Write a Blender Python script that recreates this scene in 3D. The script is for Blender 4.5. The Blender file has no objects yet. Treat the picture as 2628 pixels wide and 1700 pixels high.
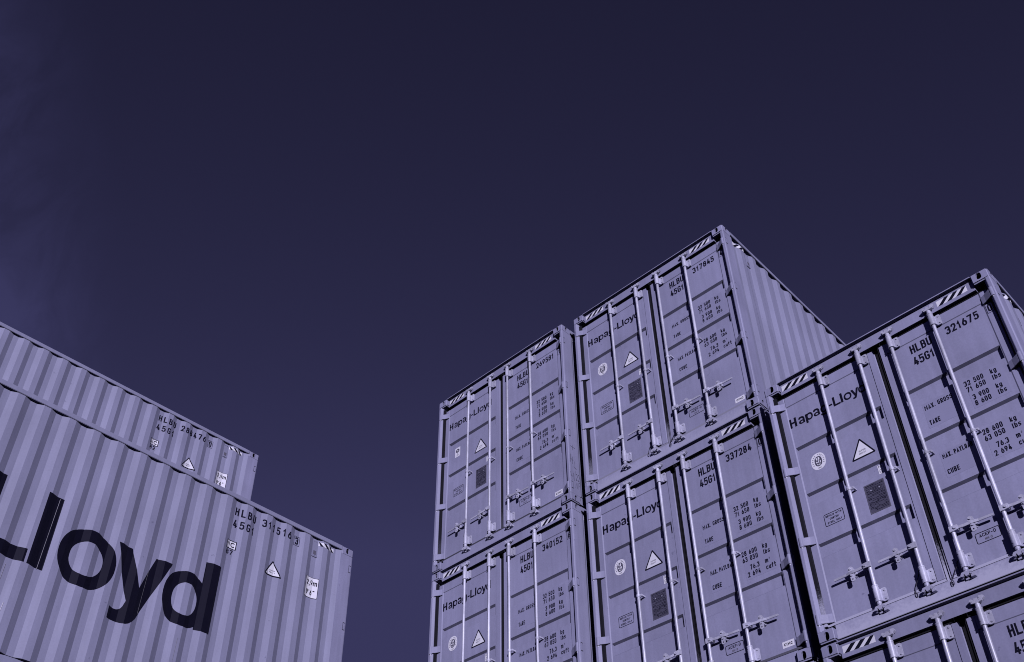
import bpy, bmesh, math, random
from mathutils import Vector, Matrix
random.seed(7)
D = bpy.data; SC = bpy.context.scene; COL = SC.collection
R = math.radians

# ------------------------------------------------------------------ camera
cam = D.cameras.new('camera'); cam.sensor_width = 36.0; cam.lens = 36.436
cam.shift_x = -30.31 / 2628; cam.shift_y = 180.15 / 2628
cam.clip_start = 0.1; cam.clip_end = 5000
co = D.objects.new('camera', cam); COL.objects.link(co); SC.camera = co
co.matrix_world = Matrix.Translation((8.904, -7.8497, -7.0037)) @ (
    Matrix.Rotation(0.7425, 4, 'Z') @ Matrix.Rotation(2.2691, 4, 'X') @ Matrix.Rotation(-0.0223, 4, 'Z'))

# ------------------------------------------------------------------ sun, sky, exposure
SUN_EL = R(6.5); SX, SY = 0.705, -0.675            # sun stands to the right and behind the camera
sd = Vector((SX, SY, 0)).normalized() * math.cos(SUN_EL); sd.z = math.sin(SUN_EL)
sun = D.lights.new('sun', 'SUN'); sun.energy = 4.0; sun.angle = R(0.5); sun.color = (1.0, 0.965, 0.93)
so = D.objects.new('sun', sun); COL.objects.link(so); so.location = (30, -30, 20)
so.rotation_euler = sd.to_track_quat('Z', 'Y').to_euler()

SKY_CAP = 1.65
W = D.worlds.new('World'); SC.world = W; W.use_nodes = True
nt = W.node_tree; N = nt.nodes; L = nt.links
bg = N['Background']
sky = N.new('ShaderNodeTexSky'); sky.sky_type = 'NISHITA'; sky.sun_disc = False
sky.sun_elevation = SUN_EL; sky.sun_rotation = math.atan2(SX, SY); sky.air_density = 1.0; sky.dust_density = 0.3
bw = N.new('ShaderNodeRGBToBW'); L.new(sky.outputs[0], bw.inputs[0])
pw = N.new('ShaderNodeMath'); pw.operation = 'POWER'; pw.inputs[1].default_value = 1.3; mn = N.new('ShaderNodeMath'); mn.operation = 'MINIMUM'; mn.inputs[1].default_value = SKY_CAP
L.new(bw.outputs[0], mn.inputs[0]); L.new(mn.outputs[0], pw.inputs[0])
tc = N.new('ShaderNodeTexCoord')
# thin high cloud towards the left of the view
cdir = (co.matrix_world.to_3x3() @ Vector((-1, 0, 0))).normalized()
dot = N.new('ShaderNodeVectorMath'); dot.operation = 'DOT_PRODUCT'; dot.inputs[1].default_value = cdir
L.new(tc.outputs['Generated'], dot.inputs[0])
mr = N.new('ShaderNodeMapRange'); mr.interpolation_type = 'SMOOTHSTEP'
mr.inputs[1].default_value = 0.352; mr.inputs[2].default_value = 0.455; L.new(dot.outputs['Value'], mr.inputs[0])
mp = N.new('ShaderNodeMapping'); mp.inputs['Scale'].default_value = (2.0, 5.0, 3.0); mp.inputs['Rotation'].default_value = (0.4, 0.5, 0.3)
L.new(tc.outputs['Generated'], mp.inputs[0])
ns = N.new('ShaderNodeTexNoise'); ns.inputs['Scale'].default_value = 4.5; ns.inputs['Detail'].default_value = 8; ns.inputs['Roughness'].default_value = 0.58; ns.inputs['Distortion'].default_value = 0.9
L.new(mp.outputs[0], ns.inputs[0])
cr = N.new('ShaderNodeMapRange'); cr.inputs[1].default_value = 0.34; cr.inputs[2].default_value = 0.68; cr.inputs[3].default_value = 0.30; cr.inputs[4].default_value = 1.15; L.new(ns.outputs[0], cr.inputs[0])
cm = N.new('ShaderNodeMath'); cm.operation = 'MULTIPLY'; L.new(mr.outputs[0], cm.inputs[0]); L.new(cr.outputs[0], cm.inputs[1])
ca = N.new('ShaderNodeMath'); ca.operation = 'MULTIPLY_ADD'; ca.inputs[1].default_value = 0.62; ca.inputs[2].default_value = 1.0; L.new(cm.outputs[0], ca.inputs[0])
ml = N.new('ShaderNodeMath'); ml.operation = 'MULTIPLY'; L.new(pw.outputs[0], ml.inputs[0]); L.new(ca.outputs[0], ml.inputs[1])
tint = N.new('ShaderNodeMix'); tint.data_type = 'RGBA'; tint.blend_type = 'MULTIPLY'; tint.inputs[0].default_value = 1.0
tint.inputs[6].default_value = (0.405, 0.392, 1.10, 1)
L.new(ml.outputs[0], tint.inputs[7]); L.new(tint.outputs[2], bg.inputs[0])
bg.inputs[1].default_value = 0.05
SC.view_settings.view_transform = 'Standard'; SC.view_settings.look = 'None'
SC.render.engine = 'CYCLES'; SC.cycles.diffuse_bounces = 0; SC.cycles.glossy_bounces = 2; SC.cycles.filter_width = 1.0
SC.view_settings.exposure = 0; SC.view_settings.gamma = 1

# ------------------------------------------------------------------ materials
def material(name, col, rough=0.5, metal=0.0, spec=0.5):
    m = D.materials.new(name); m.use_nodes = True
    b = m.node_tree.nodes['Principled BSDF']
    b.inputs['Base Color'].default_value = (*col, 1); b.inputs['Roughness'].default_value = rough
    b.inputs['Metallic'].default_value = metal; b.inputs['Specular IOR Level'].default_value = spec
    return m, m.node_tree.nodes, m.node_tree.links, b

def noise(n, l, src, scale, detail=4, vec=None):
    t = n.new('ShaderNodeTexNoise'); t.inputs['Scale'].default_value = scale; t.inputs['Detail'].default_value = detail
    if vec:
        mpn = n.new('ShaderNodeMapping'); mpn.inputs['Scale'].default_value = vec; l.new(src, mpn.inputs[0]); src = mpn.outputs[0]
    l.new(src, t.inputs['Vector']); return t.outputs['Fac']

def remap(n, l, src, a, b, c, d):
    r = n.new('ShaderNodeMapRange'); r.inputs[1].default_value = a; r.inputs[2].default_value = b
    r.inputs[3].default_value = c; r.inputs[4].default_value = d; l.new(src, r.inputs[0]); return r.outputs[0]

def math2(n, l, op, a, b):
    m = n.new('ShaderNodeMath'); m.operation = op
    for i, v in enumerate((a, b)):
        if isinstance(v, (int, float)): m.inputs[i].default_value = v
        else: l.new(v, m.inputs[i])
    return m.outputs[0]

def mixc(n, l, fac, a, b):
    m = n.new('ShaderNodeMix'); m.data_type = 'RGBA'
    for i, v in ((0, fac), (6, a), (7, b)):
        if isinstance(v, tuple): m.inputs[i].default_value = v
        elif isinstance(v, float): m.inputs[i].default_value = v
        else: l.new(v, m.inputs[i])
    return m.outputs[2]

DUST = (0.35, 0.345, 0.60, 1)
def worn(name, col, rough, spec=0.4, amp=0.10, bump=0.0, dusty=True, dz=(0.55, 0.1), speck=90.0, metal=0.0):
    """painted steel or rubber: soft streaks, faint dents, dust near the foot where object colour red < 1"""
    m, n, l, b = material(name, col, rough, metal, spec)
    t = n.new('ShaderNodeTexCoord'); o = n.new('ShaderNodeObjectInfo'); ob = t.outputs['Object']
    sh = n.new('ShaderNodeVectorMath'); sh.operation = 'ADD'; l.new(ob, sh.inputs[0])
    rv = n.new('ShaderNodeCombineXYZ'); rr = math2(n, l, 'MULTIPLY', o.outputs['Random'], 37.0)
    l.new(rr, rv.inputs[0]); l.new(rr, rv.inputs[1]); l.new(rr, rv.inputs[2]); l.new(rv.outputs[0], sh.inputs[1])
    P = sh.outputs[0]
    big = remap(n, l, noise(n, l, P, 1.3, 3), 0.3, 0.7, 1 - amp, 1 + amp * 0.6)
    st = remap(n, l, noise(n, l, P, 3.0, 5, (6, 6, 0.35)), 0.3, 0.75, 1 - amp * 0.6, 1 + amp * 0.5)
    fine = remap(n, l, noise(n, l, P, 60, 3), 0.3, 0.7, 1 - amp * 0.35, 1 + amp * 0.35)
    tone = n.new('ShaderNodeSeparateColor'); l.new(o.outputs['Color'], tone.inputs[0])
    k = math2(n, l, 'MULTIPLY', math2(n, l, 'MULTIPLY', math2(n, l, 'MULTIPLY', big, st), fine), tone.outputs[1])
    vm = n.new('ShaderNodeVectorMath'); vm.operation = 'SCALE'; vm.inputs[0].default_value = col; l.new(k, vm.inputs['Scale'])
    c = vm.outputs[0]
    # small chips and grime specks
    sp = remap(n, l, noise(n, l, P, 14, 6), 0.71, 0.76, 0, 0.45)
    c = mixc(n, l, sp, c, (col[0] * .35, col[1] * .35, col[2] * .42, 1))
    if dusty:
        sep = n.new('ShaderNodeSeparateXYZ'); l.new(ob, sep.inputs[0])
        cs = n.new('ShaderNodeSeparateColor'); l.new(o.outputs['Color'], cs.inputs[0])
        amt = math2(n, l, 'SUBTRACT', 1.0, cs.outputs[0])
        hz = remap(n, l, sep.outputs[2], dz[0], dz[1], 0, 1)
        sn = noise(n, l, P, speck, 3); bn = noise(n, l, P, 5, 4)
        s = math2(n, l, 'ADD', math2(n, l, 'MULTIPLY', sn, 0.6), math2(n, l, 'MULTIPLY', bn, 0.4))
        f = remap(n, l, math2(n, l, 'ADD', s, math2(n, l, 'SUBTRACT', hz, 1.0)), -0.1, 0.35, 0, 1)
        f = math2(n, l, 'MULTIPLY', math2(n, l, 'MULTIPLY', f, amt), remap(n, l, hz, 0, 0.15, 0, 1))
        c = mixc(n, l, f, c, DUST)
    l.new(c, b.inputs['Base Color'])
    l.new(remap(n, l, noise(n, l, P, 9, 3), 0.3, 0.7, rough - 0.06, rough + 0.08), b.inputs['Roughness'])
    if bump:
        bp = n.new('ShaderNodeBump'); bp.inputs['Strength'].default_value = 1.0; bp.inputs['Distance'].default_value = bump
        l.new(noise(n, l, P, 2.2, 2), bp.inputs['Height']); l.new(bp.outputs[0], b.inputs['Normal'])
    return m

PAINT = worn('container_paint', (0.226, 0.223, 0.436), 0.52, 0.3, 0.13, 0.009, True, (0.36, 0.0), 45)
PANEL = worn('side_wall_paint', (0.208, 0.2075, 0.396), 0.6, 0.25, 0.10, 0.006, False)
RUBBER = worn('door_seal_rubber', (0.009, 0.0085, 0.018), 0.65, 0.2, 0.2, 0.0, True, (0.75, 0.16), 110)
STEEL = worn('galvanised_steel', (0.55, 0.545, 0.85), 0.40, 0.6, 0.25, 0.0012, True, (0.4, 0.1), 70, 0.42)
FORGED = worn('forged_lock_steel', (0.46, 0.455, 0.74), 0.36, 0.6, 0.30, 0.001, True, (0.4, 0.1), 70, 0.2)
BLACK = worn('black_lettering', (0.0065, 0.0060, 0.020), 0.7, 0.05, 0.1, 0.0, False)
VINYL = worn('wall_lettering', (0.004, 0.0037, 0.013), 0.5, 0.20, 0.1, 0.0, False)
VINYL.node_tree.nodes['Principled BSDF'].inputs['Specular Tint'].default_value = (0.62, 0.60, 1.0, 1)
WHITE = worn('white_sticker', (0.60, 0.59, 0.86), 0.4, 0.4, 0.05, 0.0, False)
FILM = worn('lettering_film', (0.220, 0.217, 0.426), 0.4, 0.4, 0.05, 0.0, False)
PLATE = worn('etched_data_plate', (0.060, 0.057, 0.115), 0.4, 0.5, 0.25, 0.0, False)
GREY = worn('grey_ink', (0.10, 0.095, 0.17), 0.6, 0.3, 0.1, 0.0, False)
DECK_SLOT_SHADE = worn('dark_deck_and_slot_shade', (0.03, 0.029, 0.06), 0.8, 0.1, 0.1, 0.0, False)  # floor deck colour, also the painted shade of the hinge slots
CHALK = worn('marker_ink', (0.03, 0.028, 0.06), 0.7, 0.2, 0.3, 0.0, False)
SCRATCH = worn('bare_scratch', (0.34, 0.33, 0.50), 0.5, 0.4, 0.3, 0.0, False)

# ------------------------------------------------------------------ mesh helpers
class MB:
    def __init__(s): s.v = []; s.f = []; s.m = []; s.s = []
    def face(s, pts, mi=0, smooth=False):
        k = len(s.v); s.v += [tuple(p) for p in pts]; s.f.append(tuple(range(k, k + len(pts)))); s.m.append(mi); s.s.append(smooth)
    def box(s, x0, x1, y0, y1, z0, z1, mi=0):
        k = len(s.v)
        s.v += [(x0,y0,z0),(x1,y0,z0),(x1,y1,z0),(x0,y1,z0),(x0,y0,z1),(x1,y0,z1),(x1,y1,z1),(x0,y1,z1)]
        for q in ((0,3,2,1),(4,5,6,7),(0,1,5,4),(1,2,6,5),(2,3,7,6),(3,0,4,7)):
            s.f.append(tuple(k + i for i in q)); s.m.append(mi); s.s.append(False)
    def prism(s, poly, axis, a, b, mi=0, smooth=False):
        """poly in the two other axes (order x,y,z without axis), extruded from a to b"""
        def P(p, t): q = list(p); q.insert(axis, t); return tuple(q)
        n = len(poly); k = len(s.v)
        s.v += [P(p, a) for p in poly] + [P(p, b) for p in poly]
        s.f.append(tuple(range(k, k + n))[::-1]); s.f.append(tuple(range(k + n, k + 2 * n))); s.m += [mi, mi]; s.s += [False, False]
        for i in range(n):
            j = (i + 1) % n; s.f.append((k + i, k + j, k + n + j, k + n + i)); s.m.append(mi); s.s.append(smooth)
    def cyl(s, axis, c, r, a, b, n=14, mi=0, r2=None):
        """c = centre in the two other axes"""
        r2 = r if r2 is None else r2; k = len(s.v)
        for t, rr in ((a, r), (b, r2)):
            for i in range(n):
                q = [c[0] + rr * math.cos(2 * math.pi * i / n), c[1] + rr * math.sin(2 * math.pi * i / n)]; q.insert(axis, t); s.v.append(tuple(q))
        s.v += s.v[k:k + 2 * n]; q = k + 2 * n
        s.f.append(tuple(range(q, q + n))[::-1]); s.f.append(tuple(range(q + n, q + 2 * n))); s.m += [mi, mi]; s.s += [False, False]
        for i in range(n):
            j = (i + 1) % n; s.f.append((k + i, k + j, k + n + j, k + n + i)); s.m.append(mi); s.s.append(True)
    def tube(s, pts, r, n=6, mi=0):
        pts = [Vector(p) for p in pts]; k = len(s.v)
        for i, p in enumerate(pts):
            t = (pts[min(i + 1, len(pts) - 1)] - pts[max(i - 1, 0)]).normalized()
            u = t.orthogonal().normalized(); w = t.cross(u)
            for j in range(n):
                a = 2 * math.pi * j / n; s.v.append(tuple(p + r * (math.cos(a) * u + math.sin(a) * w)))
        for i in range(len(pts) - 1):
            for j in range(n):
                q = (j + 1) % n; s.f.append((k + i * n + j, k + i * n + q, k + (i + 1) * n + q, k + (i + 1) * n + j)); s.m.append(mi); s.s.append(True)
    def mirror(s, w):
        o = MB(); o.v = [(w - x, y, z) for x, y, z in s.v]; o.f = [f[::-1] for f in s.f]; o.m = list(s.m); o.s = list(s.s); return o
    def mesh(s, name, mats, bevel=0.0):
        me = D.meshes.new(name); me.from_pydata(s.v, [], s.f)
        for m in (mats if isinstance(mats, (list, tuple)) else [mats]): me.materials.append(m)
        me.polygons.foreach_set('material_index', s.m); me.polygons.foreach_set('use_smooth', s.s)
        bm = bmesh.new(); bm.from_mesh(me)
        bmesh.ops.recalc_face_normals(bm, faces=bm.faces)
        if bevel:
            es = [e for e in bm.edges if len(e.link_faces) == 2 and e.calc_face_angle(0) > 0.9]
            bmesh.ops.bevel(bm, geom=es, offset=bevel, segments=2 if bevel < .01 else 3, affect='EDGES', clamp_overlap=True)
        bm.to_mesh(me); bm.free(); return me

def capsule(cx, cz, w, h, n=6):
    r = w / 2; pts = []
    for sgn, a0 in ((1, 0), (-1, math.pi)):
        for i in range(n + 1):
            a = a0 + math.pi * i / n; pts.append((cx + r * math.cos(a), cz + sgn * (h / 2 - r) + r * math.sin(a)))
    return pts

# ------------------------------------------------------------------ lettering: own stroke alphabet
def rnd(pts, closed, rmax):
    """round the corners of a polyline; points (x, y, r)"""
    out = []; n = len(pts)
    for i, p in enumerate(pts):
        if p[2] <= 0 or (not closed and i in (0, n - 1)): out.append((p[0], p[1])); continue
        a = Vector(pts[i - 1][:2]) - Vector(p[:2]); b = Vector(pts[(i + 1) % n][:2]) - Vector(p[:2])
        la, lb = a.length, b.length
        if la < 1e-6 or lb < 1e-6: out.append((p[0], p[1])); continue
        a /= la; b /= lb; ang = a.angle(b)
        d = min(p[2] * rmax / math.tan(ang / 2), la * 0.499, lb * 0.499); r = d * math.tan(ang / 2)
        s0 = Vector(p[:2]) + a * d; s1 = Vector(p[:2]) + b * d; c = Vector(p[:2]) + (a + b).normalized() * (r / math.sin(ang / 2))
        v0, v1 = s0 - c, s1 - c
        t0 = math.atan2(v0.y, v0.x); t1 = math.atan2(v1.y, v1.x); dt = (t1 - t0 + math.pi) % (2 * math.pi) - math.pi
        m = max(3, int(abs(dt) / 0.3))
        for k in range(m + 1): out.append((c.x + r * math.cos(t0 + dt * k / m), c.y + r * math.sin(t0 + dt * k / m)))
    return out

def strip(pts, t, closed=False):
    """quads of width t along a polyline, mitred"""
    P = [Vector(p) for p in pts]; Q = [P[0]]
    for p in P[1:]:
        if (p - Q[-1]).length > 1e-6: Q.append(p)
    if closed and (Q[0] - Q[-1]).length < 1e-6: Q.pop()
    n = len(Q); E = []
    for i in range(n):
        d0 = (Q[i] - Q[i - 1]).normalized() if (i or closed) else (Q[1] - Q[0]).normalized()
        d1 = (Q[(i + 1) % n] - Q[i]).normalized() if (i < n - 1 or closed) else d0
        n0 = Vector((-d0.y, d0.x)); n1 = Vector((-d1.y, d1.x)); m = (n0 + n1)
        m = m.normalized() if m.length > 1e-6 else n0
        k = min(1.0 / max(m.dot(n0), 0.35), 2.2); E.append((Q[i] + m * t / 2 * k, Q[i] - m * t / 2 * k))
    return [[E[i][0], E[i][1], E[(i + 1) % n][1], E[(i + 1) % n][0]] for i in range(n if closed else n - 1)]

C_ = 'c'
G = {
'0': [[C_, (0,0,1),(0,1,1),(1,1,1),(1,0,1)]],
'1': [[(.05,.74),(.6,1),(.6,0)]],
'2': [[(0,.7),(0,1,1),(1,1,1),(1,.6,.7),(0,0),(1,0)]],
'3': [[(0,.8),(0,1,1),(1,1,1),(1,.53,.9),(.35,.53)], [(.4,.53),(1,.53,.9),(1,0,1),(0,0,1),(0,.22)]],
'4': [[(.5,1),(0,.22),(1.05,.22)], [(.74,.5),(.74,0)]],
'5': [[(.95,1),(.1,1),(.05,.52),(.2,.62,.3),(1,.62,1),(1,0,1),(0,0,1),(0,.2)]],
'6': [[C_, (0,0,1),(0,.58,1),(1,.58,1),(1,0,1)], [(.66,1),(.04,.42)]],
'7': [[(0,1),(1,1),(.32,0)]],
'8': [[C_, (.06,.54,1),(.06,1,1),(.94,1,1),(.94,.54,1)], [C_, (0,0,1),(0,.54,1),(1,.54,1),(1,0,1)]],
'9': [[C_, (0,.42,1),(0,1,1),(1,1,1),(1,.42,1)], [(.96,.58),(.34,0)]],
'A': [[(0,0),(.5,1.02),(1,0)], [(.18,.27),(.82,.27)]],
'B': [[(0,0),(0,1),(.92,1,.7),(.92,.53,.7),(0,.53)], [(.3,.53),(1,.53,.8),(1,0,.8),(0,0)]],
'C': [[(1,.74),(1,1,1),(0,1,1),(0,0,1),(1,0,1),(1,.26)]],
'D': [[C_, (0,0),(0,1),(1,1,1),(1,0,1)]],
'E': [[(1,1),(0,1),(0,0),(1,0)], [(0,.52),(.85,.52)]],
'F': [[(1,1),(0,1),(0,0)], [(0,.52),(.85,.52)]],
'G': [[(1,.76),(1,1,1),(0,1,1),(0,0,1),(1,0,1),(1,.48),(.5,.48)]],
'H': [[(0,0),(0,1)], [(1,0),(1,1)], [(0,.52),(1,.52)]],
'I': [[(.5,0),(.5,1)]],
'K': [[(0,0),(0,1)], [(1,1),(.05,.4)], [(.35,.6),(1,0)]],
'L': [[(0,1),(0,0),(1,0)]],
'M': [[(0,0),(0,1),(.5,.35),(1,1),(1,0)]],
'N': [[(0,0),(0,1),(1,0),(1,1)]],
'O': [[C_, (0,0,1),(0,1,1),(1,1,1),(1,0,1)]],
'P': [[(0,0),(0,1),(1,1,1),(1,.47,1),(0,.47)]],
'R': [[(0,0),(0,1),(1,1,1),(1,.47,1),(0,.47)], [(.45,.47),(1,0)]],
'S': [[(1,.78),(1,1,1),(0,1,1),(0,.53,1),(1,.53,1),(1,0,1),(0,0,1),(0,.22)]],
'T': [[(0,1),(1,1)], [(.5,1),(.5,0)]],
'U': [[(0,1),(0,0,1),(1,0,1),(1,1)]],
'V': [[(0,1),(.5,0),(1,1)]],
'W': [[(0,1),(.25,0),(.5,.8),(.75,0),(1,1)]],
'X': [[(0,0),(1,1)], [(0,1),(1,0)]],
'Y': [[(0,1),(.5,.48),(1,1)], [(.5,.48),(.5,0)]],
'k': [[(0,0),(0,1)], [(.9,.68),(.05,.25)], [(.35,.4),(.95,0)]],
'g': [[C_, (0,0,1),(0,.7,1),(1,.7,1),(1,0,1)], [(1,.76),(1,-.3,1),(0,-.3,1),(0,-.2)]],
'l': [[(.3,1),(.3,0,1),(.75,0)]],
'b': [[C_, (0,0,1),(0,.7,1),(1,.7,1),(1,0,1)], [(0,1),(0,0)]],
's': [[(1,.58),(1,.7,1),(0,.7,1),(0,.36,1),(1,.36,1),(1,0,1),(0,0,1),(0,.14)]],
'm': [[(0,0),(0,.72)], [(0,.5),(0,.7,.8),(.5,.7,.8),(.5,0)], [(.5,.5),(.5,.7,.8),(1,.7,.8),(1,0)]],
'c': [[(1,.5),(1,.7,1),(0,.7,1),(0,0,1),(1,0,1),(1,.2)]],
'u': [[(0,.7),(0,0,1),(1,0,1),(1,.7)], [(1,.3),(1,-.06)]],
'f': [[(.9,1),(.4,1,1),(.4,0)], [(0,.68),(.9,.68)]],
't': [[(.4,1),(.4,0,1),(.9,0)], [(0,.68),(.9,.68)]],
'.': [[(.0,-.09),(.0,.09)]], ',': [[(.4,.09),(-.8,-.38)]], '-': [[(.05,.42),(.95,.42)]],
"'": [[(.3,1),(.2,.78)]], '"': [[(.2,1),(.1,.78)], [(.75,1),(.65,.78)]], '/': [[(0,-.1),(1,1.1)]], '+': [[(0,.5),(1,.5)], [(.5,0),(.5,1)]],
}
WID = {'M': 1.3, 'W': 1.5, 'm': 1.5, 'I': .5, '.': .32, ',': .32, "'": .5, '"': 1.0, 'l': .55, '1': .8, '-': .8, 'f': .9, 't': .9, ' ': .62, '3': 1.0}

def text(s, x, y, h, w=None, t=0.15, cw=0.5, gap=0.12, align='l', mi=0, scale_to=None, layer=0):
    """list of (polygon, material, layer); w = overall width to fit"""
    adv = [cw * WID.get(c, 1.0) for c in s]; tot = sum(adv) + gap * (len(s) - 1)
    kx = 1.0 if w is None else (w / h - 0) / tot
    X = x if align == 'l' else (x - tot * kx * h if align == 'r' else x - tot * kx * h / 2)
    out = []
    for c, a in zip(s, adv):
        if c in G:
            gw = a * kx
            for si, st in enumerate(G[c]):
                cl = st[0] == C_; pts = [(p[0] * max(gw - t, 0.02) + t / 2, p[1] * (1 - t) + t / 2, p[2] if len(p) > 2 else 0) for p in (st[1:] if cl else st)]
                # mirrored radii are limited by half the glyph width
                pl = rnd(pts, cl, max((gw - t) / 2, 0.05))
                if not cl and c not in ".,'\"":          # square ends
                    for e, b in ((0, 1), (-1, -2)):
                        v = Vector(pl[e]) - Vector(pl[b])
                        if v.length > 1e-6 and not (c in '369CGSgcs' or (c == '2' and e == 0) or (c == '5' and e == -1)): pl[e] = tuple(Vector(pl[e]) + v.normalized() * t / 2)
                for q in strip(pl, t, cl):
                    out.append(([(X + p.x * h, y + p.y * h) for p in q], mi, layer + si))
        X += (a + gap) * kx * h
    return out

def rect(x0, x1, y0, y1, mi=0, layer=0): return [([(x0,y0),(x1,y0),(x1,y1),(x0,y1)], mi, layer)]
def frame(x0, x1, y0, y1, t, r=0.0, mi=0, layer=0):
    pts = rnd([(x0,y0,1),(x1,y0,1),(x1,y1,1),(x0,y1,1)], True, r) if r else [(x0,y0),(x1,y0),(x1,y1),(x0,y1)]
    return [(q, mi, layer) for q in strip(pts, t, True)]
def rrect(x0, x1, y0, y1, r, mi=0, layer=0): return [(rnd([(x0,y0,1),(x1,y0,1),(x1,y1,1),(x0,y1,1)], True, r), mi, layer)]
def ellipse(cx, cy, rx, ry, n=32, p=2.0):
    o = []
    for i in range(n):
        a = 2 * math.pi * i / n; c, s = math.cos(a), math.sin(a)
        o.append((cx + rx * math.copysign(abs(c) ** (2 / p), c), cy + ry * math.copysign(abs(s) ** (2 / p), s)))
    return o
def ring(o, i, mi=0, layer=0):
    n = len(o); return [([o[k], o[(k + 1) % n], i[(k + 1) % n], i[k]], mi, layer) for k in range(n)]

def door_decal(name, polys, mats, y=0.0765):
    mb = MB()
    for p, mi, la in polys:
        mb.face([(q[0], y - 0.0006 * la, q[1]) for q in p], mi)
    me = D.meshes.new(name); me.from_pydata(mb.v, [], mb.f)
    for m in mats: me.materials.append(m)
    me.polygons.foreach_set('material_index', mb.m)
    bm = bmesh.new(); bm.from_mesh(me)
    for f in bm.faces:
        f.normal_update()
        if f.normal.y > 0: f.normal_flip()
    bm.normal_update()
    bmesh.ops.triangulate(bm, faces=[f for f in bm.faces if len(f.verts) > 4])
    bm.to_mesh(me); bm.free(); return me

# ------------------------------------------------------------------ container dimensions
CW, CL, CH = 2.438, 12.192, 2.896
CO = (0.166, 0.178, 0.118)          # corner casting
P0, PITCH, NREC = 0.18, 0.2849, 42  # side wall corrugation
Y_OUT, Y_IN = 0.012, 0.042
BREAKS = []
for k in range(NREC):
    a = P0 + PITCH * k; BREAKS += [(a, Y_OUT), (a + 0.07, Y_IN), (a + 0.14, Y_IN), (a + 0.21, Y_OUT)]
def inset(d):
    if d <= BREAKS[0][0] or d >= BREAKS[-1][0]: return Y_OUT
    for (a, i), (b, j) in zip(BREAKS, BREAKS[1:]):
        if a <= d <= b: return i + (j - i) * (d - a) / (b - a)
    return Y_OUT

def side_decal(name, polys, mats, right=False, mirror=True, off=0.0025):
    """polys in (u, z); u runs left to right for someone facing the wall; on the left wall d = -u"""
    bm = bmesh.new()
    for p, mi, la in polys:
        try: f = bm.faces.new([bm.verts.new((q[0] if right else -q[0], q[1], la * 0.0012)) for q in p]); f.material_index = mi
        except ValueError: pass
    bm.normal_update()
    bmesh.ops.triangulate(bm, faces=[f for f in bm.faces if len(f.verts) > 4])
    lo = min(v.co.x for v in bm.verts); hi = max(v.co.x for v in bm.verts)
    for d, _ in BREAKS:
        if lo < d < hi:
            bmesh.ops.bisect_plane(bm, geom=bm.verts[:] + bm.edges[:] + bm.faces[:], plane_co=(d, 0, 0), plane_no=(1, 0, 0))
    for v in bm.verts:
        d, z, e = v.co; i = inset(d) - off - e
        v.co = (CW - i if right else i, d, z)
    want = 1 if right else -1
    for f in bm.faces:
        f.normal_update()
        if f.normal.x * want < 0: f.normal_flip()
    me = D.meshes.new(name); bm.to_mesh(me); bm.free()
    for m in mats: me.materials.append(m)
    return me

# ------------------------------------------------------------------ shared meshes
def casting_mesh(fx, fy, fz):
    """hollow corner block with an oval opening in its end and side faces"""
    def tmp(mb, name, bevel=0.0):
        o = D.objects.new(name, mb.mesh(name, [PAINT], bevel)); COL.objects.link(o); return o
    x, y, z = CO
    a = MB(); a.box(0, x, 0, y, 0, z); A = tmp(a, 'tmp_a', 0.013)
    cut = []
    b = MB(); b.box(0.03, x - 0.02, 0.03, y - 0.02, 0.02, z - 0.02); cut.append(tmp(b, 'tmp_b'))
    c = MB(); c.prism(capsule(0.090, 0.052, 0.050, 0.079), 1, -0.02, 0.06); cut.append(tmp(c, 'tmp_c'))
    e = MB(); e.prism([(p[0], p[1]) for p in capsule(0.092, 0.052, 0.050, 0.079)], 0, -0.02, 0.06); cut.append(tmp(e, 'tmp_e'))
    for o in cut:
        md = A.modifiers.new('cut', 'BOOLEAN'); md.operation = 'DIFFERENCE'; md.object = o; md.solver = 'EXACT'
    dg = bpy.context.evaluated_depsgraph_get(); dg.update()
    me = D.meshes.new_from_object(A.evaluated_get(dg)); me.name = 'corner_casting'
    for o in [A] + cut:
        om = o.data; D.objects.remove(o); D.meshes.remove(om)
    for v in me.vertices:
        p = v.co
        v.co = (CW - p.x if fx else p.x, CL - p.y if fy else p.y, CH - p.z if fz else p.z)
    if (fx + fy + fz) % 2: me.flip_normals()
    for p in me.polygons: p.use_smooth = False
    return me

CAST = {(fx, fy, fz): casting_mesh(fx, fy, fz) for fx in (0, 1) for fy in (0, 1) for fz in (0, 1)}

def post_meshes():
    out = {}
    prof = [(0.0012, .022), (.004, .009), (.013, .0025), (.040, .0025), (.046, .0055), (.0655, .031), (.0655, .10), (.055, .11), (.055, .185), (.0012, .185)]
    m = MB(); m.prism(prof, 2, CO[2] - .010, CH - CO[2] + .010); 
    out[0, 0] = m.mesh('corner_post', [PAINT]); out[1, 0] = m.mirror(CW).mesh('corner_post', [PAINT])
    r = MB(); r.box(.001, .12, CL - .17, CL - .002, CO[2], CH - CO[2])
    out[0, 1] = r.mesh('corner_post', [PAINT], .006); out[1, 1] = r.mirror(CW).mesh('corner_post', [PAINT], .006)
    return out
POST = post_meshes()

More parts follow.
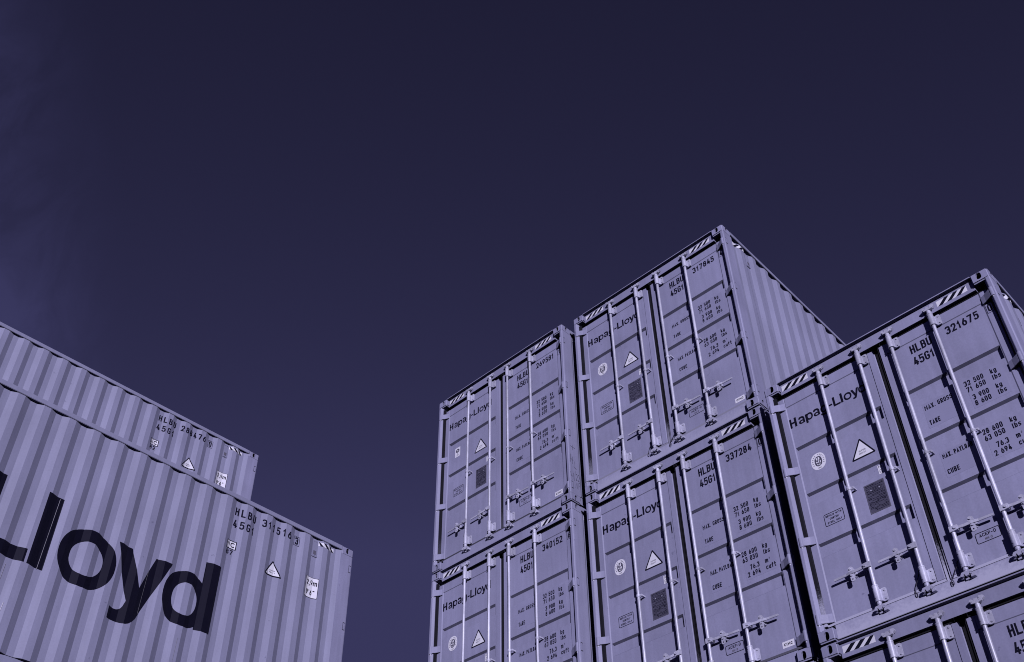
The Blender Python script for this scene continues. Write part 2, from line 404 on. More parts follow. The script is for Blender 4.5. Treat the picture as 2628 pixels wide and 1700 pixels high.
def side_mesh():
    m = MB(); z0, z1 = 0.16, 2.8335
    xs = [(0.14, Y_OUT)] + BREAKS + [(CL - 0.12, Y_OUT)]
    zs = [z0, z1]
    for (a, i), (b, j) in zip(xs, xs[1:]):
        m.face([(i, a, z0), (i, a, z1), (j, b, z1), (j, b, z0)])
    # lower return lip
    for (a, i), (b, j) in zip(xs, xs[1:]):
        m.face([(i, a, z0), (j, b, z0), (0.055, b, z0), (0.055, a, z0)])
    return m
sm = side_mesh(); SIDE = [sm.mesh('side_panel', [PANEL]), sm.mirror(CW).mesh('side_panel', [PANEL])]
t = MB(); t.box(0.0, 0.060, CO[1], CL - CO[1], 2.8335, 2.893); TOPRAIL = [t.mesh('top_side_rail', [PANEL], .004), t.mirror(CW).mesh('top_side_rail', [PANEL], .004)]
t = MB(); t.box(0.050, 0.10, CO[1], CL - CO[1], 0.012, 0.158); t.box(0.012, 0.050, CO[1], CL - CO[1], 0.012, 0.018)
BOTRAIL = [t.mesh('bottom_side_rail', [PANEL]), t.mirror(CW).mesh('bottom_side_rail', [PANEL])]
t = MB(); t.box(0.0605, CW - 0.0605, 0.06, CL - 0.06, 2.868, 2.884); ROOF = t.mesh('roof_panel', [PANEL])
t = MB(); t.box(0.121, CW - 0.121, CL - 0.08, CL - 0.03, 0.12, 2.86); FRONT = t.mesh('front_panel', [PANEL])
t = MB(); t.box(0.101, CW - 0.101, 0.12, CL - 0.081, 0.10, 0.16); FLOOR = t.mesh('floor_deck', [DECK_SLOT_SHADE])

x0, x1 = CO[0] + .0005, CW - CO[0] - .0005
t = MB(); t.prism([(.045, 2.748), (.045, 2.876), (.0, 2.878), (.0, 2.889), (.008, 2.893), (.06, 2.893), (.06, 2.866), (.115, 2.866), (.115, 2.748)], 0, x0, x1)
HEADER = t.mesh('door_header', [PAINT])
t = MB(); t.prism([(.05, .016), (.05, .140), (.056, .147), (.15, .150), (.15, .012), (.054, .012)], 0, x0, x1); SILL = t.mesh('door_sill', [PAINT])

BARX = (0.618, 1.050, 1.388, 1.820); BY = 0.016
GROOVE = (2.080, 1.530, 0.970)
def leaf_mesh():
    m = MB(); L0, L1 = 0.087, 1.192; zb, zt = 0.185, 2.715; f, p = 0.070, 0.078; gl, gr = 0.172, 1.100; gd = 0.114
    m.prism([(L0, f + .004), (L0 + .004, f), (0.158, f), (0.170, p), (0.170, .13), (L0, .13)], 2, zb, zt)
    m.prism([(1.120, p), (1.124, f), (L1 - .004, f), (L1, f + .004), (L1, .13), (1.120, .13)], 2, zb, zt)
    m.prism([(p, 2.592), (f, 2.597), (f, zt - .004), (f + .004, zt), (.13, zt), (.13, 2.592)], 0, .1705, 1.1195)
    z = zb; edges = []
    for g in reversed(GROOVE):
        za, zc = g - 0.150, g
        m.face([(.17, p, z), (1.12, p, z), (1.12, p, za), (.17, p, za)])
        for a, b in ((.17, gl), (gr, 1.12)): m.face([(a, p, za), (b, p, za), (b, p, zc), (a, p, zc)])
        m.face([(gl, p, za), (gr, p, za), (gr, gd, za + .026), (gl, gd, za + .026)])
        m.face([(gl, gd, za + .026), (gr, gd, za + .026), (gr, gd, zc - .014), (gl, gd, zc - .014)])
        m.face([(gl, gd, zc - .014), (gr, gd, zc - .014), (gr, p, zc), (gl, p, zc)])
        for x in (gl, gr): m.face([(x, p, za), (x, gd, za + .026), (x, gd, zc - .014), (x, p, zc)])
        z = zc
    m.face([(.17, p, z), (1.12, p, z), (1.12, p, 2.592), (.17, p, 2.592)])
    m.box(.18, 1.11, .120, .13, zb, 2.59)
    return m
lm = leaf_mesh(); LEAF = [lm.mesh('door', [PAINT])]
r_ = lm.mirror(CW)
LEAF.append(r_.mesh('door', [PAINT]))

def gasket_mesh(left):
    m = MB(); a0, a1, b0, b1 = 0.0665, 1.2165, 0.1545, 2.7445
    i0, i1, j0, j1 = 0.0865, 1.1925, 0.1845, 2.7155
    def seg(x0, x1, z0, z1): m.box(x0, x1, .088, .125, z0, z1)
    seg(a0, i0, b0, b1); seg(i1, a1, b0, b1); seg(i0, i1, b0, j0); seg(i0, i1, j1, b1)
    # weather lip between corner post and leaf: stands further out on the hinge side of the left leaf
    if left:
        m.box(a0, .098, .036, .066, b0, b1)
    else:
        m.box(a0, i0 - .001, .060, .088, b0, b1); m.box(a0 + .006, a0 + .010, .056, .060, b0, b1)
    m.prism([(1.165, 2.7155), (1.275, 2.7155), (1.275, 2.7475), (1.165, 2.7475)], 1, .052, .066)
    m.prism([(1.200, 2.670), (1.238, 2.670), (1.250, 2.7155), (1.188, 2.7155)], 1, .056, .066)
    # raised lips
    m.box(a1 - .016, a1 - .010, .078, .088, b0, b1); m.box(i0, i1, .078, .088, j1 + .010, j1 + .015)
    m.box(i0, i1, .070, .088, b0 + .004, j0 - .003)
    return m
GASK = [gasket_mesh(True).mesh('door_gasket', [RUBBER]), gasket_mesh(False).mirror(CW).mesh('door_gasket', [RUBBER])]

HZ = (2.606, 1.812, 1.018, 0.224)
def hinge_mesh(z):
    m = MB()
    m.prism([(.036, .010), (.048, -.001), (.064, .006), (.122, .042), (.162, .0585), (.162, .0695), (.120, .0695), (.100, .048), (.060, .026), (.044, .026)], 2, z - .042, z + .042)
    m.cyl(2, (.040, .014), .0215, z - .05, z + .05, 12); m.cyl(2, (.040, .010), .010, z - .068, z - .05, 8, 1)
    m.box(-.0008, .030, .019, .056, z - .050, z + .054, 2); m.box(-.0035, .030, .022, .050, z - .043, z + .043)  # dark plate proud of the post: recess shade painted around the knuckle
    return m
HINGE = []
for s in (0, 1):
    HINGE.append([(hinge_mesh(z) if s == 0 else hinge_mesh(z).mirror(CW)).mesh('hinge', [PAINT, FORGED, DECK_SLOT_SHADE], .002) for z in HZ])

# locking bars
def bar_mesh(x):
    m = MB(); m.cyl(2, (x, BY), .0172, .150, 2.765, 18)
    for g in GROOVE: m.prism(capsule(x - .018, g - .083, .032, .116, 4), 1, .024, .040, 1)
    return m.mesh('locking_bar', [STEEL, PAINT])
def bearing_mesh(x, z0, z1, top):
    m = MB(); m.cyl(2, (x, BY), .0275, z0 + .006, z1 - .006, 18); m.cyl(2, (x, BY), .0295, z1 - .006, z1 + .004, 18); m.cyl(2, (x, BY), .0295, z0 - .002, z0 + .006, 18)
    zz0, zz1 = z0 + .012, z1 - .026
    m.prism([(x - .022, BY + .010), (x + .022, BY + .006), (x + .030, .046), (x + .030, .0665), (x - .020, .0665)], 2, zz0, zz1)
    q = rnd([(x + .026, zz0 - .006, 1), (x + .073, zz0 - .006, 1), (x + .073, zz1 + .008, 1), (x + .026, zz1 + .008, 1)], True, .012)
    m.prism(q, 1, .048, .060)
    for z in (zz0 + .014, zz1 - .014): m.cyl(1, (x + .058, z), .0080, .041, .048, 8)
    for z in (z0 + .028, z1 - .028):
        m.cyl(1, (x - .014, z), .0042, BY - .0248, BY - .015, 8, 1)
    return m.mesh('bar_bearing', [FORGED, BLACK])
def cam_mesh(x, top):
    """forged cam claw gripping its keeper"""
    m = MB(); s = 1 if top else -1; z = 2.765 if top else .150
    Z = lambda d: z + s * d
    def zb(a, b): return (min(Z(a), Z(b)), max(Z(a), Z(b)))
    m.cyl(2, (x, BY), .0215, *zb(-.040, .0), 14); m.cyl(2, (x, BY), .0175, *zb(0, .03), 12)
    claw = [(x - .048, Z(.030)), (x - .040, Z(.012)), (x - .018, Z(.008)), (x + .020, Z(.008)), (x + .046, Z(.016)), (x + .050, Z(.034)), (x + .036, Z(.030)), (x + .022, Z(.026)), (x + .016, Z(.048)), (x - .010, Z(.052)), (x - .018, Z(.030)), (x - .034, Z(.034)), (x - .040, Z(.050))]
    m.prism(claw if s > 0 else claw[::-1], 1, -.002, .026)
    m.cyl(1, (x - .036, Z(.036)), .013, -.006, .024, 10)
    m.cyl(1, (x + .034, Z(.034)), .010, .0, .024, 10)
    return m.mesh('cam_end', [FORGED], .0015)
def keeper_mesh(x, top):
    m = MB(); s = 1 if top else -1; z = 2.765 if top else .150
    Z = lambda d: z + s * d
    y1 = .0445 if top else .0495
    pl = [(x - .062, Z(.052)), (x - .056, Z(.018)), (x - .028, Z(.022)), (x - .028, Z(.055))]
    m.prism(pl, 1, .022, y1); 
    pr = [(x + .026, Z(.066)), (x + .026, Z(.026)), (x + .050, Z(.030)), (x + .066, Z(.044)), (x + .060, Z(.064))]
    m.prism(pr, 1, .010, y1)
    m.box(x - .030, x + .028, .034, y1, *sorted((Z(.050), Z(.066))))
    return m.mesh('cam_keeper', [FORGED], .0015)
def clip_mesh(x, z=1.335):
    m = MB(); m.cyl(2, (x, BY), .0225, z - .015, z + .015, 14); m.cyl(2, (x, BY), .0245, z - .004, z + .004, 14)
    m.prism(rnd([(x + .010, z - .015, 1), (x + .052, z - .015, 1), (x + .052, z + .013, 1), (x + .010, z + .013, 1)], True, .013), 1, BY - .002, BY + .008)
    m.prism([(x + .030, z - .008), (x + .046, z - .008), (x + .046, z + .008), (x + .030, z + .008)], 1, BY + .008, .0775)
    m.cyl(1, (x + .040, z - .001), .007, BY - .008, BY - .002, 8)
    return m.mesh('bar_guide', [FORGED])
def handle_mesh(x, s):
    m = MB(); z = .533
    X = lambda d: x + s * d
    def pr(pts, y0, y1, mi=0): m.prism([(X(a), b) for a, b in pts], 1, y0, y1, mi)
    pr([(-.020, z - .026), (.052, z - .022), (.056, z + .022), (-.020, z + .028)], -.012, BY - .010)
    pr([(.012, z - .026), (.052, z - .022), (.056, z + .022), (.012, z + .028)], BY - .010, .040)
    m.cyl(1, (X(.032), z), .012, -.022, -.012, 10)
    pr([(.052, z - .012), (.105, z - .017), (.160, z - .016), (.160, z + .008), (.105, z + .008), (.054, z + .013)], -.001, .011)
    # cranked part towards the grip
    for (a, ya), (b, yb) in (((.160, .0), (.195, .006)), ((.195, .006), (.225, .014))):
        k = [(X(a), ya, z - .014), (X(b), yb, z - .014), (X(b), yb, z + .010), (X(a), ya, z + .010)]
        k2 = [(p[0], p[1] + .011, p[2]) for p in k]
        m.face(k); m.face(k2)
        for i in range(4): m.face([k[i], k[(i + 1) % 4], k2[(i + 1) % 4], k2[i]])
    g = rnd([(X(.225), z - .013, .0), (X(.352), z - .016, 1), (X(.352), z + .006, 1), (X(.225), z + .009, 0)], True, .010)
    m.prism(g, 1, .014, .024, 1)
    return m.mesh('bar_handle', [FORGED, STEEL], .0012)
def catch_mesh(x, s):
    m = MB(); z = .533; cx = x + s * .170
    q = rnd([(cx - .022, z - .030, 1), (cx + .022, z - .030, 1), (cx + .024, z + .040, 1), (cx - .024, z + .040, 1)], True, .012)
    m.prism(q, 1, .0665, .0775)
    m.cyl(1, (cx - .004, z + .030), .021, .016, .066, 14); m.cyl(1, (cx - .004, z + .030), .026, .006, .016, 14); m.cyl(1, (cx - .006, z + .034), .010, -.004, .006, 10)
    m.box(cx - .012, cx + .012, .012, .066, z - .036, z - .020)
    q = rnd([(cx - .022, z - .090, 1), (cx + .022, z - .090, 1), (cx + .020, z - .018, .4), (cx - .020, z - .018, .4)], True, .020)
    m.prism(q, 1, .004, .012); m.cyl(1, (cx, z - .068), .006, .0015, .004, 8, 1); m.cyl(1, (cx + s * .002, z - .030), .010, -.006, .004, 10)
    return m.mesh('handle_catch', [FORGED, BLACK], .001)

BARS = []
for i, x in enumerate(BARX):
    s = -1 if i < 2 else 1
    BARS.append(dict(bar=bar_mesh(x), top=bearing_mesh(x, 2.585, 2.725, True), bot=bearing_mesh(x, .178, .325, False), camt=cam_mesh(x, True), camb=cam_mesh(x, False),
                     keept=keeper_mesh(x, True), keepb=keeper_mesh(x, False), clip=clip_mesh(x), handle=handle_mesh(x, s), catch=catch_mesh(x, s)))

# hazard stripes on the header
def hazard(x0, x1, z0, z1, n=3, lean=0.075):
    p = rect(x0, x1, z0, z1, 0, 0); step = (x1 - x0) / (n + .35)
    for k in range(n):
        a = x0 + step * (k + .22) - lean * .15; wd = step * .54
        p.append(([(a, z0), (a + wd, z0), (min(a + wd + lean, x1), z1), (min(a + lean, x1 - .002), z1)], 1, 1))
    return p
HAZ = [door_decal('hazard_stripe', hazard(.185, .490, 2.786, 2.852), [WHITE, BLACK], .0442), door_decal('hazard_stripe', hazard(1.905, 2.205, 2.786, 2.852), [WHITE, BLACK], .0442)]
def side_hazard(a, b, z0, z1, d):
    p = rect(a, b, z0, z1, 0, 0); st = (b - a) / 2.7
    for k in range(3):
        q = a + st * (k + .28); e = min(q + st * .45, b - .001)
        p.append(([(q, z0), (e, z0), (min(e + d, b), z1), (min(q + d, b - .002), z1)] if d > 0 else [(q, z0), (e, z0), (e + d, z1), (max(q + d, a), z1)], 1, 1))
    return p
SHAZ_R = side_decal('side_hazard_stripe', side_hazard(.255, .500, 2.752, 2.812, .06), [WHITE, BLACK], right=True)
SHAZ_L = side_decal('side_hazard_stripe', side_hazard(-.525, -.285, 2.752, 2.805, -.05), [WHITE, BLACK])
t = MB(); t.prism(rnd([(.528, 2.575, 1), (.610, 2.575, 1), (.600, 2.800, 1), (.540, 2.800, 1)], True, .012), 0, .032, .0405); t.box(.0305, .032, .550, .590, 2.605, 2.660, 1)
for zz, yy in ((2.79, .555), (2.79, .588), (2.585, .57)): t.cyl(0, (yy, zz), .005, .030, .032, 8, 2)
TAG = [t.mesh('hanging_tag', [PANEL, GREY, BLACK]), t.mirror(CW).mesh('hanging_tag', [PANEL, GREY, BLACK])]

# ------------------------------------------------------------------ heavy grotesque lettering (name on door and wall), unit = cap height
def heavy():
    """polygons per letter with left edge at 0 -> {char: (polys, width)}"""
    g = {}
    B = lambda x0, x1, y0, y1, la=0: ([(x0,y0),(x1,y0),(x1,y1),(x0,y1)], la)
    def bowl(cx, w, n=40): return [(p, 0) for p, _, _ in ring(ellipse(cx, .355, w / 2, .385, n, 2.25), ellipse(cx, .350, w / 2 - .150, .228, n, 2.2))]
    g['H'] = ([B(0,.215,0,1), B(.495,.71,0,1), B(.215,.495,.41,.595)], .71)
    g['L'] = ([B(0,.205,0,1), B(.205,.69,0,.175)], .69)
    g['l'] = ([B(0,.210,0,1)], .210)
    g['-'] = ([B(0,.34,.27,.43)], .34)
    g['o'] = ([(p, 0) for p, _, _ in ring(ellipse(.335, .355, .372, .388, 48, 2.15), ellipse(.335, .350, .216, .228, 48, 2.1))], .69)
    g['d'] = (bowl(.33, .66) + [B(.535,.750,0,1,1)], .75)
    g['p'] = (bowl(.41, .66) + [B(0,.21,-.25,.72,1)], .74)
    hook = strip(rnd([(.64,.2,0),(.64,-.20,1),(.06,-.20,1),(.06,-.06,0)], False, .26), .17)
    g['g'] = (bowl(.33, .66) + [B(.535,.745,.0,.72,1)] + [([tuple(v) for v in q], 2) for q in hook], .745)
    top = strip(rnd([(.09,.52,0),(.09,.68,1),(.50,.665,1),(.50,.0,0)], False, .2), .185)
    bl = [(p, 1) for p, _, _ in ring(ellipse(.29, .185, .30, .205, 28, 2.3), ellipse(.30, .18, .14, .085, 28, 2.0))]
    g['a'] = ([([tuple(v) for v in q], 0) for q in top] + bl, .62)
    y = [(0,.745),(.205,.745),(.395,.245),(.545,.745),(.765,.745)]
    tail = rnd([(.765,.745,0),(.445,-.16,.5),(.36,-.285,.8),(.09,-.27,0)], False, .30)[1:]
    inn = rnd([(.085,-.115,0),(.235,-.13,1),(.275,.02,.3)], False, .10)
    g['y'] = ([(y + tail + inn, 0)], .765)
    return g
HV = heavy()
def heavy_text(s, x, y, h, starts, mi=0):
    out = []
    for c, sx in zip(s, starts):
        for p, la in HV[c][0]: out.append(([(x + (sx + q[0]) * h, y + q[1] * h) for q in p], mi, la))
    return out
NAME = 'Hapag-Lloyd'
ST = [0, .93, 1.62, 2.46, 3.16, 4.00, 4.44, 5.19, 5.545, 6.225, 6.93]
DOORNAME = door_decal('name_lettering', heavy_text(NAME, .166, 2.325, .1115, ST), [BLACK])
WALLNAME = side_decal('name_lettering', heavy_text('-Lloyd', -4.437 - .44 * .825, 1.068, .828, [0, .44, 1.163, 1.500, 2.172, 2.882]), [VINYL])

# ------------------------------------------------------------------ door stickers
tri = [(.687, 1.632), (.940, 1.632), (.8135, 1.850)]
tri_o = rnd([(*p, 1) for p in tri], True, .010)
def inner(poly, k):
    cx = sum(p[0] for p in poly) / len(poly); cy = sum(p[1] for p in poly) / len(poly)
    return [(cx + (p[0] - cx) * k, cy + (p[1] - cy) * k) for p in poly]
WARN = door_decal('warning_sticker', [(tri_o, 1, 0), (inner(tri, .79), 0, 1)] + text('SUPER', .8135, 1.700, .017, .070, .16, align='c', mi=2, layer=2) + text('HEAVY', .8135, 1.672, .017, .072, .16, align='c', mi=2, layer=2), [WHITE, BLACK, GREY])
ov = ellipse(.368, 1.818, .078, .094, 36, 2.3)
emb = [(ov, 0, 0), (ellipse(.368, 1.818, .040, .056, 28, 2.4), 1, 1)]
rs = random.Random(3)
for q in ([(.345,1.86),(.352,1.83),(.362,1.838),(.357,1.862)], [(.372,1.866),(.366,1.84),(.378,1.826),(.386,1.842),(.384,1.858)], [(.340,1.815),(.352,1.822),(.360,1.806),(.348,1.798)],
          [(.364,1.828),(.372,1.832),(.376,1.80),(.366,1.796)], [(.382,1.818),(.394,1.822),(.392,1.796),(.384,1.792)], [(.348,1.788),(.360,1.792),(.362,1.774),(.352,1.776)], [(.372,1.786),(.384,1.784),(.378,1.768),(.370,1.77)]):
    emb.append((q, 0, 2))
word = 'BUREAU VERITAS'
for i, c in enumerate(word):
    a = R(205 - i * 230 / (len(word) - 1)); px_, py_ = .368 + .059 * math.cos(a), 1.818 + .075 * math.sin(a)
    for p, mi, la in text(c, -.0045, -.006, .013, .009, .2, mi=2, layer=2):
        rot = a - math.pi / 2; emb.append(([(px_ + q[0] * math.cos(rot) - q[1] * math.sin(rot), py_ + q[0] * math.sin(rot) + q[1] * math.cos(rot)) for q in p], mi, la))
emb += text('1828', .368, 1.737, .011, .036, .2, align='c', mi=2, layer=2)
SEALOVAL = door_decal('approval_sticker', emb, [WHITE, PLATE, GREY])
SEALBOX = door_decal('approval_sticker', rrect(.302, .404, 1.766, 1.926, .006, 0, 0) + [(ellipse(.353, 1.870, .036, .032, 24), 1, 1), ([(.335,1.868),(.352,1.882),(.372,1.874),(.356,1.860)], 0, 2)] +
                     text('GL', .353, 1.806, .020, None, .2, align='c', mi=1, layer=1) + rect(.320, .386, 1.788, 1.793, 2, 1), [WHITE, PLATE, GREY])
TIR = door_decal('customs_sticker', rect(.892, .945, 1.408, 1.500, 0, 0) + text('TIR', .9185, 1.470, .022, .042, .2, align='c', mi=1, layer=1) + rect(.900, .936, 1.447, 1.452, 2, 1) + rect(.900, .930, 1.432, 1.436, 2, 1) + rect(.904, .934, 1.420, 1.424, 2, 1), [WHITE, PLATE, GREY], .1125)
dp = rect(.731, .931, 1.030, 1.334, 0, 0) + frame(.735, .927, 1.034, 1.330, .004, 0, 1, 1)
rs = random.Random(5)
zz = 1.312
while zz > 1.05:
    a = .745
    while a < .915:
        b = min(a + rs.uniform(.012, .05), .918)
        if rs.random() < .8: dp += rect(a, b, zz, zz + rs.choice((.004, .005, .007)), 2, 1)
        a = b + .006
    zz -= rs.choice((.011, .013, .018))
for cx, cz in ((.790, 1.262), (.872, 1.262)): dp.append((ellipse(cx, cz, .006, .006, 10), 3, 2))
DATAPLATE = door_decal('data_plate', dp, [PLATE, GREY, BLACK, STEEL], .0755)
REPAIR = door_decal('repair_notice', frame(.288, .485, 1.108, 1.230, .006, .014, 0, 0) + text('REPAIR WITH', .3865, 1.196, .020, .165, .2, align='c') + text('"CORTEN"', .3865, 1.160, .021, .120, .2, align='c') + text('STEEL ONLY', .3865, 1.124, .020, .150, .2, align='c'), [BLACK])
FILMS = [door_decal('lettering_film', rect(*q), [FILM], .0772) for q in ((1.462, 1.775, 1.595, 1.872), (1.470, 1.785, 1.050, 1.318), (1.880, 2.215, 1.578, 1.905), (1.880, 2.215, 1.030, 1.352))]
wt = []
wt += text('MAX. GROSS', 1.475, 1.793, .050, .266, .18) + text('TARE', 1.478, 1.624, .052, .102, .18) + text('MAX. PAYLOAD', 1.485, 1.245, .050, .276, .18) + text('CUBE', 1.487, 1.080, .052, .110, .18)
for v, u, z in (('32 500', 'kg', 1.834), ('71 650', 'lbs', 1.764), ('3 900', 'kg', 1.668), ('8 600', 'lbs', 1.600), ('28 600', 'kg', 1.293), ('63 050', 'lbs', 1.224), ('76.3', 'm', 1.124), ('2 694', 'cuft', 1.052)):
    wt += text(v, 2.046, z, .056, t=.18, align='r', cw=.46, gap=.115) + text(u, 2.110, z + .004, .052, t=.18, cw=.46, gap=.13)
wt += text('3', 2.156, 1.158, .020)
WEIGHTS = door_decal('weight_lettering', wt, [BLACK])
ACEP = door_decal('test_notice', frame(1.526, 1.728, .360, .453, .006, .014, 0, 0) + text('ACEP-D', 1.627, .410, .030, .140, .17, align='c') + text('HN-3', 1.627, .374, .021, .062, .2, align='c', mi=1), [BLACK, GREY])
MAKER = door_decal('maker_sticker', rect(2.122, 2.246, .218, .281) + text('CIMC', 2.184, .236, .027, .088, .24, align='c', mi=1, layer=1), [WHITE, BLACK])
def door_number(num, chk):
    out = [('owner_code', door_decal('owner_code', text('HLBU', 1.525, 2.452, .098, .214, .165, gap=.09) + text('45G1', 1.522, 2.308, .098, .205, .165, gap=.09), [BLACK]))]
    if num: out.append(('serial_number', door_decal('serial_number', text(num, 1.886, 2.460, .092, .318, .175), [BLACK])))
    # the check digit sits on the proud stile
    if chk: out.append(('check_digit', door_decal('check_digit', frame(2.285, 2.346, 2.450, 2.556, .005, 0, 0, 0) + text(chk, 2.3155, 2.462, .082, .038, .18, align='c'), [BLACK], .0692)))
    return out
def wall_marks(num, chk, ic):
    a = text('HLBU', -1.738, 2.638, .104, .288, .16, cw=.44, gap=.26) + text('45G1', -1.738, 2.472, .104, .288, .16, cw=.44, gap=.26)
    b = text(num, -1.364, 2.643, .104, .418, .16, cw=.44, gap=.24)
    c = text(chk, -.846, 2.630, .098, .048, .17, align='c') + frame(-.885, -.808, 2.615, 2.738, .005)
    q = text(ic, -1.768, 2.108, .062, .092, .17, cw=.5, gap=.15, mi=0)
    s = rect(-1.772, -1.654, 2.186, 2.286, 1, 0) + frame(-1.772, -1.654, 2.186, 2.286, .009, 0, 0, 1) + rect(-1.741, -1.733, 2.188, 2.284, 0, 1) + text('I', -1.757, 2.203, .058, None, .16, cw=.3, align='c', mi=0, layer=1) + text('C', -1.695, 2.205, .062, None, .18, cw=.82, align='c', mi=0, layer=1)
    return [('owner_code', side_decal('owner_code', a, [BLACK])), ('serial_number', side_decal('serial_number', b, [BLACK])), ('check_digit', side_decal('check_digit', c, [BLACK])), ('operator_code', side_decal('operator_code', q + s, [BLACK, WHITE]))]
wtri = [(-1.240, 2.068), (-1.000, 2.068), (-1.128, 2.280)]
WWARN = side_decal('warning_sticker', [(rnd([(*p, 1) for p in wtri], True, .010), 1, 0), (inner(wtri, .78), 0, 1)] + text('SUPER', -1.124, 2.134, .016, .075, .16, align='c', mi=2, layer=2) + text('HEAVY', -1.124, 2.108, .016, .078, .16, align='c', mi=2, layer=2), [WHITE, BLACK, GREY])
WHEIGHT = side_decal('height_sticker', rrect(-.650, -.466, 2.012, 2.288, .012, 1, 0) + rrect(-.644, -.472, 2.018, 2.282, .010, 0, 1) + text('2,9m', -.556, 2.180, .068, .140, .15, align='c', mi=1, layer=2) + text("9'6\"", -.560, 2.048, .072, .120, .15, align='c', mi=1, layer=2), [WHITE, BLACK])
SCR = []
for u, z0, z1, w_ in ((-3.72, 1.06, 1.88, .004), (-4.02, .2, 1.0, .0028), (-3.93, .35, .62, .004), (-2.15, .25, .9, .002), (-2.62, 1.0, 1.5, .003), (-5.6, .3, 2.3, .0025)):
    SCR.append(([(u, z0), (u + w_, z0), (u + w_ + .012, z1), (u + .012, z1)], 0, 2))
SCRATCHES = side_decal('paint_scratch', SCR, [SCRATCH])
ch = []
for pts in ([(.076,.85),(.077,.765)], [(.037,.815),(.123,.812)], [(.03,.685),(.026,.56)], [(.068,.66),(.062,.545)], [(.028,.62),(.080,.600)], [(.098,.60),(.084,.512),(.13,.494)],
            [(.016,.412),(.03,.35),(.062,.362)], [(.070,.415),(.05,.30)], [(.105,.455),(.080,.30)], [(.112,.40),(.128,.425),(.140,.39),(.112,.325),(.138,.33)], [(.152,.41),(.168,.43),(.178,.39),(.152,.325),(.180,.335)],
            [(.097,.205),(.110,.288),(.128,.210),(.140,.295)], [(.152,.205),(.158,.305),(.176,.312)], [(.155,.262),(.176,.270)]):
    ch += [([(v.x, v.y) for v in q], 0, 0) for q in strip(pts, .005)]
mb = MB()
for p, _, _ in ch: mb.face([(CW - .001 + .0012, q[0], q[1]) for q in p])
MARKS = mb.mesh('handwriting', [CHALK])
def wire(pts):
    m = MB(); m.tube(pts, .0035, 5); return m.mesh('seal_wire', [CHALK])
def loop(c, r, n=10): return [(c[0] + r * .45 * math.sin(2 * math.pi * i / n), c[1], c[2] - r + r * math.cos(2 * math.pi * i / n)) for i in range(n + 1)]
WIRE1 = wire([(1.024, .012, .335), (1.005, .04, .30), (.972, .055, .255), (.948, .055, .215), (.936, .05, .17), (.932, .046, .150)] + loop((.932, .046, .150), .022))
WIRE2 = wire([(1.380, .0, .300), (1.350, .03, .275), (1.318, .05, .240), (1.285, .045, .185), (1.258, .04, .140)] + loop((1.250, .036, .130), .024))

# ------------------------------------------------------------------ assembling containers
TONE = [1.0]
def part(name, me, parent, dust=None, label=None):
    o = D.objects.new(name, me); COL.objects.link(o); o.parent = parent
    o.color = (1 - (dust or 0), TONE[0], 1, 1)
    if label: o['label'] = label
    return o

def container(loc, yaw, label, num='', chk='', end=True, wall=None, dust=0.0, seal=SEALOVAL, wires=(), handwriting=False, tone=1.0):
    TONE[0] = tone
    e = D.objects.new('shipping_container', None); COL.objects.link(e); e.location = loc; e.rotation_euler = (0, 0, yaw)
    e.empty_display_size = 0.3
    e['label'] = label; e['category'] = 'container'; e['group'] = 'stacked shipping containers'
    for k, me in CAST.items(): part('corner_casting', me, e)
    posts = {k: part('corner_post', me, e) for k, me in POST.items()}
    if handwriting: part('handwriting', MARKS, posts[1, 0])
    for s in (0, 1):
        w = part('side_panel', SIDE[s], e); part('top_side_rail', TOPRAIL[s], e); part('bottom_side_rail', BOTRAIL[s], e)
        if s == 1 and not wall:
            part('side_hazard_stripe', SHAZ_R, w); part('hanging_tag', TAG[1], w)
        if s == 0 and wall:
            part('side_hazard_stripe', SHAZ_L, w); part('hanging_tag', TAG[0], w)
            if wall.get('num'):
                for nm, me in wall_marks(wall['num'], wall['chk'], wall['ic']): part(nm, me, w)
                part('warning_sticker', WWARN, w); part('height_sticker', WHEIGHT, w)
            if wall.get('name'): part('name_lettering', WALLNAME, w); part('paint_scratch', SCRATCHES, w)
    part('roof_panel', ROOF, e); part('front_panel', FRONT, e); part('floor_deck', FLOOR, e)
    hd = part('door_header', HEADER, e); sl = part('door_sill', SILL, e, dust)
    doors = []
    for s in (0, 1):
        d = part('door', LEAF[s], e, dust * .35); doors.append(d); part('door_gasket', GASK[s], d, dust)
        for me in HINGE[s]: part('hinge', me, d, dust * .6)
    if not end: return e
    for me in HAZ: part('hazard_stripe', me, hd)
    for i, b in enumerate(BARS):
        o = part('locking_bar', b['bar'], e, dust)
        for nm, k in (('bar_bearing', 'top'), ('bar_bearing', 'bot'), ('cam_end', 'camt'), ('cam_end', 'camb'), ('bar_guide', 'clip'), ('bar_handle', 'handle'), ('handle_catch', 'catch')):
            part(nm, b[k], o, dust)
        part('cam_keeper', b['keept'], hd); part('cam_keeper', b['keepb'], sl, dust)
        if i in wires: part('seal_wire', WIRE1 if i == 1 else WIRE2, o)
    l, r = doors
    for nm, me in (('name_lettering', DOORNAME), ('approval_sticker', seal), ('warning_sticker', WARN), ('customs_sticker', TIR), ('data_plate', DATAPLATE), ('repair_notice', REPAIR)): part(nm, me, l)
    for nm, me in door_number(num, chk) + [('weight_lettering', WEIGHTS), ('test_notice', ACEP), ('maker_sticker', MAKER)]: part(nm, me, r)
    for me in FILMS: part('lettering_film', me, r)
    return e

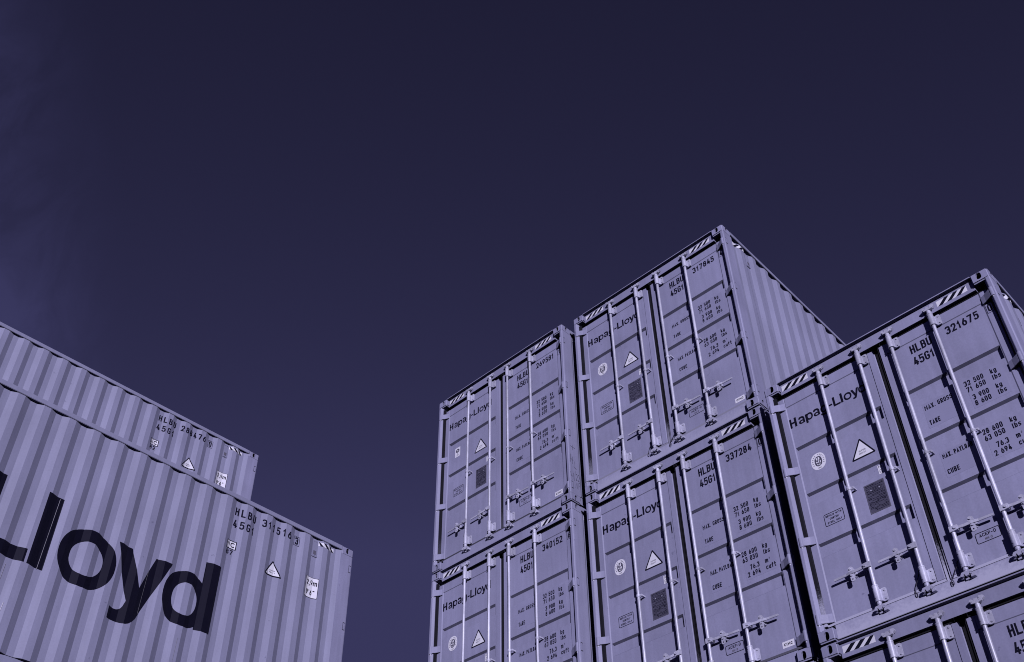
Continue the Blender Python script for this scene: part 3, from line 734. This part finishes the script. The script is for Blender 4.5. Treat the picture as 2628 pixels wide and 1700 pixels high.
S = 2.9173
ax = -0.008
container((ax, 0, 0), 0, 'leftmost container of the top row, with handwriting on its right corner post', '269581', '1', dust=.12, seal=SEALBOX, handwriting=True, tone=.97)
container((ax, 0, -S), 0, 'container under the one with handwriting, its doors numbered 340152 6', '340152', '6', dust=.15)
bx, by, byaw = 2.5880, 0.0585, 0.0038
container((bx, by, 0), byaw, 'highest container in the middle, doors and bright ribbed right side against the sky', '317845', '4', dust=.55, wires=(1, 2))
container((bx, by, -S), byaw, 'middle container with doors numbered 337284 0, under the highest one', '337284', '0', dust=.2, tone=.96)
container((bx, by, -2 * S), byaw, 'container showing only its top corner at the bottom edge, between two door stacks', '', '', dust=.2)
cx, cy, cyaw = 5.1799, -0.1042, -0.0159
container((cx, cy, -S), cyaw, 'largest and nearest container at the right, dusty sill, wire loops on its locking bars', '321675', '0', dust=1.0, wires=(1, 2), tone=1.03)
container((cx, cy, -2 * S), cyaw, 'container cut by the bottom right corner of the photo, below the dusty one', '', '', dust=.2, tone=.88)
container((-0.4166, -0.975, -2.7961), math.pi + 0.0081, 'ribbed container side with huge black lettering at the left', end=False, wall=dict(num='311516', chk='3', ic='87', name=True))
container((-3.1179, -1.0168, 0.1431), math.pi + 0.0017, 'ribbed container side behind and above the huge lettering, numbered 288476 0', end=False, wall=dict(num='288476', chk='0', ic='82'), tone=1.03)
container((-0.4166, -0.975, -2.7961 - S), math.pi + 0.0081, 'container whose top rail just shows in the bottom left corner, under the huge lettering', end=False, wall=dict())

# ------------------------------------------------------------------ ground
gm_, n, l, b = material('yard_concrete', (0.085, 0.08, 0.15), 0.9)
t = n.new('ShaderNodeTexCoord'); f = noise(n, l, t.outputs['Object'], 0.7, 8)
l.new(mixc(n, l, f, (0.025, 0.024, 0.042, 1), (0.06, 0.058, 0.10, 1)), b.inputs['Base Color'])
g = MB(); g.face([(-1500, -1500, 0), (1500, -1500, 0), (1500, 1500, 0), (-1500, 1500, 0)])
go = D.objects.new('ground', g.mesh('ground', [gm_])); COL.objects.link(go); go.location = (0, 0, -3 * S); go['kind'] = 'structure'
